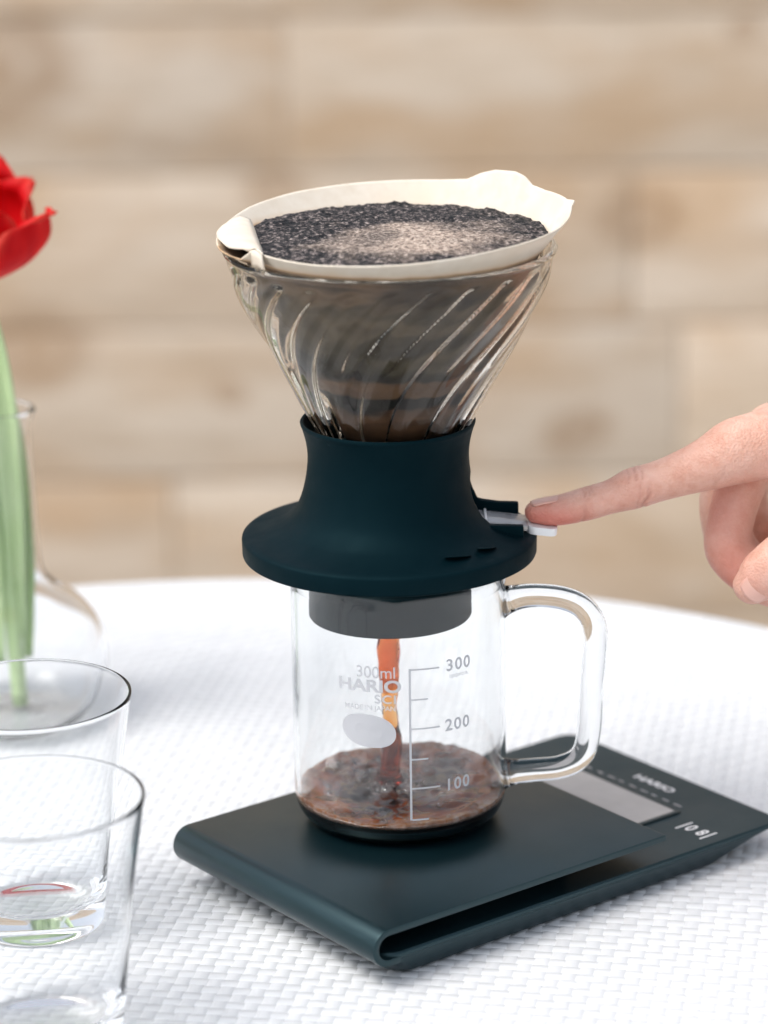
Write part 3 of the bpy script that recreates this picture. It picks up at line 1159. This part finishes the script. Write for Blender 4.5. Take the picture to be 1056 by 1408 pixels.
for i in range(NT):
    deg = -180 + 360 * i / NT
    th = R(deg)
    rt, zt = np.interp(deg, LA_, LR_) * mm, np.interp(deg, LA_, LZ_) * mm
    # shoulder: where the paper leaves the coffee; cone below follows the glass with a gap
    zs_ = 0.2335
    rs = 0.0515
    front = max(0, math.cos(th + math.pi / 2)) ** 0.7      # 1 at the camera-side wall, which stands upright
    for k in range(PROF + 1):
        f_ = k / PROF
        if f_ < 0.62:
            g_ = f_ / 0.62
            z = 0.1690 + (zs_ - 0.1690) * g_
            r = 0.0205 + (rs - 0.0205) * g_ ** 0.96
            r += 0.0005 * noise.noise((math.cos(th) * 3, math.sin(th) * 3, z * 120)) + 0.00035 * math.sin(th * 24 + z * 180) * g_
        else:
            g_ = (f_ - 0.62) / 0.38
            z = zs_ + (zt - zs_) * g_
            e = 1.0 * (1 - front) * 0.9 + front * 1.35
            r = rs + (rt - rs) * (g_ ** e)
            r += 0.0004 * noise.noise((math.cos(th) * 2.5, math.sin(th) * 2.5, z * 90)) * g_
        verts.append((r * math.cos(th), r * math.sin(th), z))
        wz = 0.2372 if -173 < deg < -150.2 else (0.2352 if -150.2 <= deg < -8 else 0.2368)
        wet.append(max(0.0, min(1.0, 0.5 + (wz - z) / 0.008)))
for i in range(NT):
    j = (i + 1) % NT
    for k in range(PROF):
        a = i * (PROF + 1) + k
        b = j * (PROF + 1) + k
        faces.append((a, b, b + 1, a + 1))
me = fixn(pyd('cone', verts, faces))
at = me.attributes.new('wet', 'FLOAT', 'POINT')
at.data.foreach_set('value', wet)
cone = link('cone', me, M['paper'], filt)
sm = cone.modifiers.new('thickness', 'SOLIDIFY')
sm.thickness = 0.0005
sm.offset = 0
# seam flap folded over the coffee at the left of the cone, with its crimped end hanging to the glass
outer_ = [(-57.0, 24.0), (-60.2, 12.0), (-61.4, 0.0), (-59.6, -11.0), (-56.0, -22.0), (-52.2, -24.6), (-48.8, -26.8)]
inner_ = [(-50.5, 21.0), (-49.4, 13.0), (-48.3, 4.0), (-47.2, -7.0), (-46.0, -18.0), (-45.0, -27.0), (-44.2, -36.6)]
v, f = [], []
NW = 6
for k_, (a, b) in enumerate(zip(spline(outer_, 4), spline(inner_, 4))):
    for q in range(NW + 1):
        g_ = q / NW
        z = 0.2404 + 0.0012 * math.sin(g_ * math.pi) + 0.0004 * noise.noise((k_ * 0.25, g_ * 2, 1.0)) + 0.0004 * g_
        v.append(((a[0] + (b[0] - a[0]) * g_) * mm, (a[1] + (b[1] - a[1]) * g_) * mm, z))
nk = len(v) // (NW + 1)
for k_ in range(nk - 1):
    for q in range(NW):
        a = k_ * (NW + 1) + q
        f.append((a, a + 1, a + NW + 2, a + NW + 1))
st = len(v)
last_row = [v[(nk - 1) * (NW + 1) + q] for q in range(NW + 1)]
for lev_, (dx_, dz_) in enumerate(((0.0, 0.0), (0.0004, -0.0022), (0.0010, -0.0045), (0.0016, -0.0066))):
    for q, p_ in enumerate(last_row):
        v.append((p_[0] + dx_ * 0.8, p_[1] - 0.0002, p_[2] + dz_))
for lev_ in range(3):
    for q in range(NW):
        a = st + lev_ * (NW + 1) + q
        f.append((a, a + 1, a + NW + 2, a + NW + 1))
me = pyd('seam_flap', v, f)
at = me.attributes.new('wet', 'FLOAT', 'POINT')
at.data.foreach_set('value', [0.12 + (0.22 if q[2] < 0.2365 else 0.0) for q in v])
fl = link('seam_flap', me, M['paper'], filt)
sm = fl.modifiers.new('thickness', 'SOLIDIFY')
sm.thickness = 0.0006

# ------------------------------------------------------------------ coffee bed inside the paper
bed_n = 130
RB = 0.0536
verts, faces, foam = [], [], []
BZ = 0.2398
na = 260


def bed_h(x, y):
    r = math.hypot(x, y) / RB
    h = 0.0012 * (1 - r * r)
    h += 0.0011 * noise.noise((x * 130, y * 130, 0.5)) * (0.4 + 0.6 * r)
    c = 1.0 if r > 0.5 else 0.5 + r
    h += 0.00050 * c * noise.noise((x * 620, y * 620, 2.5)) + 0.00035 * c * noise.noise((x * 1250, y * 1250, 7.7))
    return h


def foam_v(x, y):
    d = math.hypot((x - 0.009) / 0.042, (y + 0.014) / 0.036)
    return max(0.0, 0.95 - d * 0.75) - 0.12 + 0.35 * noise.noise((x * 60, y * 60, 3))


verts.append((0, 0, BZ + bed_h(0, 0)))
foam.append(foam_v(0, 0))
for i in range(1, bed_n + 1):
    r = RB * i / bed_n
    for k in range(na):
        a = 2 * math.pi * k / na
        x, y = r * math.cos(a), r * math.sin(a)
        verts.append((x, y, BZ + bed_h(x, y)))
        foam.append(foam_v(x, y))
for k in range(na):
    faces.append((0, 1 + k, 1 + (k + 1) % na))
for i in range(1, bed_n):
    for k in range(na):
        j = (k + 1) % na
        b = 1 + (i - 1) * na
        faces.append((b + k, b + na + k, b + na + j, b + j))
last = 1 + (bed_n - 1) * na
st = len(verts)
for k in range(na):
    a = 2 * math.pi * k / na
    verts.append((0.047 * math.cos(a), 0.047 * math.sin(a), 0.2275))
    foam.append(0)
for k in range(na):
    j = (k + 1) % na
    faces.append((last + k, st + k, st + j, last + j))
faces.append(tuple(st + k for k in range(na))[::-1])
me = fixn(pyd('coffee_grounds', verts, faces))
at = me.attributes.new('foam', 'FLOAT', 'POINT')
at.data.foreach_set('value', foam)
bed = link('coffee_grounds', me, M['bed'])
bed.location = (DX + 0.0035, MY, 0)
tag(bed, 'wet dark coffee grounds with pale foam in the paper filter', 'coffee grounds')

# ------------------------------------------------------------------ drinking tumblers
def tumbler(loc, label):
    g = empty('drinking_glass', loc)
    tag(g, label, 'glass', 'drinking glasses beside the scale')
    o_ = spline([(24.5, 0.3), (26, 1.2), (27, 6), (29.3, 30), (32.6, 60), (35.6, 80), (36.6, 86.0)], 5)
    i_ = spline([(35.5, 86.0), (34.5, 80), (31.5, 60), (28.1, 30), (25.2, 15), (21, 10.5), (14, 8.6)], 5)
    pr = [(0, 0.9), (18, 0.9), (21.5, 0.1)] + [tuple(q) for q in o_] + [(36.5, 86.6), (36.0, 86.9), (35.6, 86.6)] + [tuple(q) for q in i_] + [(7, 8.0), (0, 7.9)]
    link('bowl', lathe('bowl', [(a * mm, b * mm) for a, b in pr], 128), M['glass_table'], g)
    return g


tumbler((-0.1262, -0.0075, 0.0001), 'empty clear drinking glass between the flower vase and the other glass')
tumbler((-0.1150, -0.1030, 0.0001), 'empty clear drinking glass with its back to the other drinking glass, away from the vase')

# ------------------------------------------------------------------ vase and tulips
VX, VY = -0.1575, 0.2000
vase = tag(empty('flask_vase', (VX, VY, 0.0001)), 'clear glass flask vase with a long neck holding red tulips', 'vase')
o_ = spline([(24, 0.2), (32, 2.5), (38.5, 11), (41, 24), (39, 38), (32, 49.5), (22, 57), (16.2, 64), (14.6, 74), (13.9, 95), (13.3, 118), (13.2, 126), (14.2, 130), (15.0, 132)], 6)
i_ = spline([(12.3, 132), (11.7, 127), (11.6, 118), (12.2, 95), (13.0, 74), (14.6, 63.5), (20.6, 55.4), (30.4, 48), (37.2, 37.6), (39.2, 24), (36.8, 12), (31, 4.8), (22, 3.2)], 6)
pr = [(0, 0.8), (20, 0.6)] + [tuple(q) for q in o_] + [(15.4, 133.2), (14.8, 134.4), (13.4, 134.4), (12.5, 133.4)] + [tuple(q) for q in i_] + [(10, 3.0), (0, 3.0)]
link('flask', lathe('flask', [(a * mm, b * mm) for a, b in pr], 96), M['glass_table'], vase)


def petal_mesh(L, W, cup, flare, seed, twist=0.0):
    """petal grows from the origin along +z, bulging towards +x"""
    nu, nv = 22, 15
    v, f, rim = [], [], []
    for i in range(nu + 1):
        u = i / nu
        w_ = W * (math.sin(math.pi * min(1, 0.10 + 0.86 * u)) ** 0.62) * (0.55 + 0.45 * min(1, u * 3))
        if i == nu: w_ *= 0.7
        for j in range(nv + 1):
            s = (j / nv) * 2 - 1
            x = cup * math.sin(math.pi * min(u, 0.85) * 0.95) + flare * u ** 3
            y = s * w_
            curl = (1 - math.cos(s * 1.15)) * w_ * 0.62
            x -= curl
            z = L * (u - 0.10 * u * u) - 0.05 * L * s * s * u
            nse = noise.noise((u * 4 + seed, s * 2.5, seed * 1.7))
            x += 0.0016 * nse * u + 0.0010 * math.sin(s * 9 + seed) * u ** 3
            v.append((x, y, z))
            rim.append(max(0, abs(s) - 0.80) / 0.20 * 0.8 if u < 0.9 else max(0.55, (abs(s) - 0.8) * 4) * (u - 0.9) * 10)
    for i in range(nu):
        for j in range(nv):
            a = i * (nv + 1) + j
            f.append((a, a + 1, a + nv + 2, a + nv + 1))
    me = pyd('petal', v, f)
    at = me.attributes.new('rim', 'FLOAT', 'POINT')
    at.data.foreach_set('value', [min(1.0, max(0.0, q)) for q in rim])
    return me


def tulip(head, lean, foot, label, sc=1.0, seed=0, open_=0.0):
    root = tag(empty('tulip', foot), label, 'flower', 'tulips in the flask vase')
    h = Vector(head) - Vector(foot)
    mid = Vector((h.x * 0.25, h.y * 0.25, h.z * 0.45))
    neck = Vector((h.x * 0.62, h.y * 0.62, h.z * 0.8))
    sp = spline([(0, 0, 0, 0.0034), (*mid, 0.0033), (*neck, 0.0031), (*h, 0.0036)], 12)
    v, f = tube([(q[0], q[1], q[2], q[3], q[3]) for q in sp], 14)
    link('stem', fixn(pyd('stem', v, f)), M['stem'], root)
    rs_ = random.Random(seed)
    for ring, (n, rad, L, W, cup, fl) in enumerate(((3, 0.0045, 0.042, 0.0215, 0.0200, -0.006 + open_), (3, 0.003, 0.046, 0.0195, 0.0150, -0.012 + open_))):
        for k in range(n):
            a = 2 * math.pi * (k + 0.5 * ring) / n + lean[2]
            me = petal_mesh(L * sc * rs_.uniform(0.94, 1.06), W * sc, cup * sc, fl * sc, seed + k + ring * 5)
            o = link('petal', me, M['petal'], root)
            so = o.modifiers.new('thickness', 'SOLIDIFY')
            so.thickness = 0.0006
            o.matrix_local = (Matrix.Translation(h) @ Matrix.Rotation(lean[0], 4, 'X') @ Matrix.Rotation(lean[1], 4, 'Y')
                              @ Matrix.Rotation(a, 4, 'Z') @ Matrix.Translation((rad * sc, 0, -0.002)))
    return root


def leaf(root, pts, wid):
    v, f = [], []
    sp = spline(pts, 8)
    n = len(sp)
    for i, q in enumerate(sp):
        u = i / (n - 1)
        w_ = wid * math.sin(math.pi * (0.12 + 0.86 * u)) ** 0.8
        for s in (-1, -0.5, 0, 0.5, 1):
            v.append((q[0] + s * w_ * 0.75, q[1] - abs(s) * w_ * 0.5, q[2]))
    for i in range(n - 1):
        for j in range(4):
            a = i * 5 + j
            f.append((a, a + 1, a + 6, a + 5))
    o = link('leaf', pyd('leaf', v, f), M['stem'], root)
    so = o.modifiers.new('thickness', 'SOLIDIFY')
    so.thickness = 0.0008


t1 = tulip((-0.1665, 0.196, 0.1900), (R(14), R(10), R(-28)), (VX + 0.003, VY + 0.002, 0.0045), 'wide open red tulip leaning over the rim of the glass vase', 1.12, 2, 0.022)
leaf(t1, [(0.001, 0.0, 0.030), (0.002, -0.004, 0.08), (0.001, -0.006, 0.125), (-0.003, -0.005, 0.160), (-0.010, -0.002, 0.185), (-0.018, 0.0, 0.20)], 0.0062)
leaf(t1, [(-0.007, -0.003, 0.02), (-0.008, -0.005, 0.07), (-0.009, -0.004, 0.13), (-0.014, 0.002, 0.175)], 0.0052)
leaf(t1, [(0.004, 0.004, 0.02), (0.006, 0.004, 0.07), (0.004, 0.003, 0.115), (-0.003, 0.006, 0.155)], 0.0040)
t2 = tulip((-0.2060, 0.220, 0.1900), (R(-10), R(-22), R(20)), (VX - 0.010, VY + 0.004, 0.0050), 'red tulip drooping away from the scale, lower of the two', 0.95, 9, 0.0)

# ------------------------------------------------------------------ hand
person = empty('person', (0.12, MY, 0.15))
tag(person, 'hand with pointing index finger pressing the white lever of the dripper', 'person')
PO = Vector((0.12, MY, 0.15))


def finger(pts, n=6):
    return round_ends([list(q) for q in spline(pts, n)], 5)


AX = MX * 1000


def P3(x, y, z, ra, rb):
    return ((x + AX) * mm, (MY * 1000 + y) * mm, z * mm, ra * mm, rb * mm)


chains = [
    # index, from tip to knuckle, to wrist
    (finger([P3(50.0, 0, 137.2, 5.0, 4.2), P3(55.5, 0, 137.4, 6.4, 5.3), P3(62, 0.2, 138.4, 6.7, 5.7), P3(69, 0.3, 140.2, 7.0, 6.1), P3(77, 0.5, 142.4, 6.9, 6.1), P3(85.5, 0.8, 145.2, 8.0, 7.4), P3(93, 1.2, 147.4, 7.9, 7.3), P3(103, 1.8, 150.6, 8.6, 8.2), P3(112, 2.6, 153.6, 9.8, 9.8), P3(120.5, 3.4, 157.0, 11.0, 11.6), P3(132, 6, 159.6, 12, 12.5)]), (0, 0, 1)),
    # middle: knuckle down to the bend, then back under
    (finger([P3(136, 22, 158, 11, 12), P3(129.5, 21, 149, 9.6, 9.8), P3(124.8, 18, 138, 9.0, 9.2), P3(121.8, 15, 127, 8.6, 8.8), P3(121.0, 12, 118.2, 8.8, 8.8), P3(128, 9, 110.6, 8.6, 8.4), P3(138, 6.5, 105.6, 8.2, 7.8), P3(147, 6, 107.5, 7.8, 7.4), P3(153, 8, 115, 6.6, 6.4)]), (0, 1, 0)),
    # ring
    (finger([P3(140, 41, 155, 10.5, 11), P3(129, 40, 146, 10, 10.2), P3(122.5, 37, 133, 9.6, 9.8), P3(122.5, 33, 120, 9.2, 9.4), P3(127, 29, 110, 8.8, 8.6), P3(137, 25, 105.5, 8.2, 8.0), P3(148, 22, 107, 7.8, 7.4), P3(155, 22, 114, 7, 6.6)]), (0, 1, 0)),
    # little
    (finger([P3(148, 57, 151, 9, 9.5), P3(139, 57, 142, 8.4, 8.6), P3(133, 54, 131, 8, 8.2), P3(133, 50, 121, 7.6, 7.8), P3(138, 46, 113, 7.2, 7), P3(147, 42, 111, 6.8, 6.6), P3(155, 40, 116, 6, 5.8)]), (0, 1, 0)),
    # thumb, from nail end to its root
    (finger([P3(126.0, -15.0, 112.6, 7.0, 6.0), P3(129.6, -15.5, 116.0, 9.4, 7.6), P3(136, -16.0, 121.8, 10.0, 8.6), P3(144, -16.0, 128.6, 9.8, 9.4), P3(156, -14.5, 136.6, 10.6, 10.6), P3(171, -10, 145, 13, 13.5), P3(190, -1, 153, 15.5, 15.5), P3(206, 10, 158, 15, 14)]), (0.6, -1, 0.4)),
    # palm and back of the hand
    (finger([P3(127, 9, 158, 12, 11.5), P3(148, 16, 160, 20, 13.5), P3(170, 22, 161, 27, 15), P3(195, 25, 163, 28, 16), P3(215, 26, 166, 25, 17), P3(236, 27, 170, 24, 18)]), (0, 0, 1)),
    (finger([P3(137, 26, 155, 12, 11.5), P3(160, 30, 156, 26, 14), P3(190, 30, 158, 30, 18), P3(215, 27, 164, 24, 17)]), (0, 0, 1)),
    (finger([P3(146, 48, 151, 12, 11), P3(168, 44, 152, 15, 15), P3(195, 38, 156, 18, 18)]), (0, 0, 1)),
    # wrist and forearm
    (finger([P3(210, 26, 165, 25, 17), P3(228, 27, 169, 25, 18.5), P3(262, 29, 176, 27.5, 22), P3(310, 32, 187, 33, 29), P3(370, 36, 201, 39, 36), P3(410, 38, 210, 40, 38)]), (0, 0, 1)),
]
bm = bmesh.new()
for path, up in chains:
    v, f = tube(path, 28, True, up)
    vs = [bm.verts.new(Vector(q) - PO) for q in v]
    for fc in f:
        bm.faces.new([vs[i] for i in fc])
bmesh.ops.recalc_face_normals(bm, faces=bm.faces)
me = bpy.data.meshes.new('skin_src')
bm.to_mesh(me)
bm.free()
src = bpy.data.objects.new('skin_src', me)
COL.link(src)
rm = src.modifiers.new('r', 'REMESH')
rm.mode = 'VOXEL'
rm.voxel_size = 0.0009
s1 = src.modifiers.new('s', 'SMOOTH')
s1.factor = 0.5
s1.iterations = 9
dg = bpy.context.evaluated_depsgraph_get()
me = bpy.data.meshes.new_from_object(src.evaluated_get(dg))
bpy.data.objects.remove(src)
nv = len(me.vertices)
co = np.zeros(nv * 3)
me.vertices.foreach_get('co', co)
co = co.reshape(-1, 3) + np.array(PO)
rel = (co - np.array([AX * mm, MY, 0])) * 1000
nor = np.zeros(nv * 3)
me.vertices.foreach_get('normal', nor)
nor = nor.reshape(-1, 3)


def gauss(c, s):
    d = (rel - np.array(c)) / np.array(s)
    return np.exp(-(d ** 2).sum(1))


red = 0.95 * gauss((52, 0, 134.5), (12, 10, 6)) + 0.5 * gauss((60, -3, 136), (15, 10, 7)) + 0.35 * gauss((85, 0, 143), (14, 12, 9)) \
    + 0.75 * gauss((122, 10, 112), (10, 14, 11)) + 0.55 * gauss((116, 14, 132), (12, 12, 14)) + 0.5 * gauss((140, 6, 104), (16, 10, 8)) + 0.45 * gauss((128, -16, 116), (8, 10, 8)) + 0.30 * gauss((120, 2, 150), (20, 12, 12))
red = np.clip(red, 0, 0.9)


def groove(p0, d, half, width, side):
    """crease across a finger: p0 a point, d the finger direction; only on the side facing `side`"""
    d = np.array(d, float); d /= np.linalg.norm(d)
    q = rel - np.array(p0)
    along = q @ d
    far = np.linalg.norm(q - np.outer(along, d), axis=1)
    side = np.array(side, float); side /= np.linalg.norm(side)
    fac = np.clip((nor @ side) * 1.4, 0, 1)
    along = along + 0.5 * np.sin(rel[:, 2] * 0.9)
    return np.exp(-(along / width) ** 2) * (far < half) * fac


cr = np.zeros(nv)
for off_, wd, am in ((-2.6, 0.45, 0.5), (0.0, 0.5, 0.75), (2.4, 0.45, 0.55)):
    cr += am * groove((86 + off_, 1, 149), (1, 0, 0.32), 6.5, wd, (0, -0.15, 1))
cr += 1.0 * groove((89, 0, 142), (1, 0, -0.25), 12, 0.6, (0, -0.5, -0.9))
cr += 0.45 * groove((86.5, 0, 142), (1, 0, -0.15), 12, 0.5, (0, -0.8, -0.6))
cr += 0.6 * groove((67, 0, 137), (1, 0, -0.1), 10, 0.55, (0, -0.6, -0.8))
for off_ in (-1.6, 0.2, 1.8):
    cr += 0.45 * groove((68.5 + off_, 0, 144), (1, 0, 0.3), 5, 0.4, (0, 0, 1))
cr += 0.25 * groove((113, 2, 146), (1, 0, -0.5), 14, 0.6, (0, -0.9, -0.5))
for off_ in (0, 2.3, 4.4):
    cr += 0.45 * groove((141 + off_ * .75, -16, 126 + off_ * .66), (0.75, 0, 0.66), 15, 0.5, (-0.5, -0.8, 0.4))
cr = np.clip(cr, 0, 1)
# knuckle swellings and tendon relief
disp = -0.00045 * cr + 0.00025 * gauss((84, 0, 151), (7, 9, 4)) * 2 + 0.0011 * gauss((121, 3, 166), (7, 8, 5))
co2 = co + nor * disp[:, None] - np.array(PO)
me.vertices.foreach_set('co', co2.ravel())
for nm, arr in (('red', red), ('crease', cr)):
    at = me.attributes.new(nm, 'FLOAT', 'POINT')
    at.data.foreach_set('value', arr)
me.update()
hand = link('body', me, M['skin'], person)


def nail(center, along, normal, L, W, name='fingernail'):
    a = Vector(along).normalized()
    nn_ = Vector(normal)
    nn_ = (nn_ - a * nn_.dot(a)).normalized()
    s = a.cross(nn_)
    v, f = [], []
    nu, nw = 12, 10
    for i in range(nu + 1):
        u = i / nu * 2 - 1
        for j in range(nw + 1):
            q = j / nw * 2 - 1
            wl = W * (1 - 0.16 * max(0, -u) ** 3 - 0.35 * max(0, u - 0.55))
            lx = u * L * (1 - 0.20 * q * q * (1 if u > 0 else 0.7))
            hz = -W * 0.55 * (1 - math.cos(q * 0.95)) - 0.0005 * max(0, u) ** 2 * 1.0
            v.append(Vector(center) + a * lx + s * (q * wl) + nn_ * hz - PO)
    for i in range(nu):
        for j in range(nw):
            k = i * (nw + 1) + j
            f.append((k, k + 1, k + nw + 2, k + nw + 1))
    o = link(name, fixn(pyd(name, v, f)), M['nail'], person)
    so = o.modifiers.new('thickness', 'SOLIDIFY')
    so.thickness = 0.0006
    so.offset = 0
    return o


nail(((53.0 + AX) * mm, MY + 0.0004, 0.14215), (-1, 0, -0.17), (-0.16, 0.10, 1), 0.0052, 0.0046)
nail(((128.0 + AX) * mm, MY - 0.02185, 0.1146), (-0.72, 0.10, -0.69), (0.0, -1, -0.02), 0.0056, 0.0054)

# sleeve on the forearm, well outside the frame
path = [P3(300, 32, 185, 40, 36), P3(303, 32, 185.5, 42, 38), P3(340, 34, 194, 44, 41), P3(412, 38, 210.5, 47, 45), P3(440, 40, 217, 47, 45)]
v, f = tube([tuple(q) for q in spline(path, 5)], 40, True)
v = [Vector(q) - PO for q in v]
link('sleeve', fixn(pyd('sleeve', v, f)), M['cloth'], person)
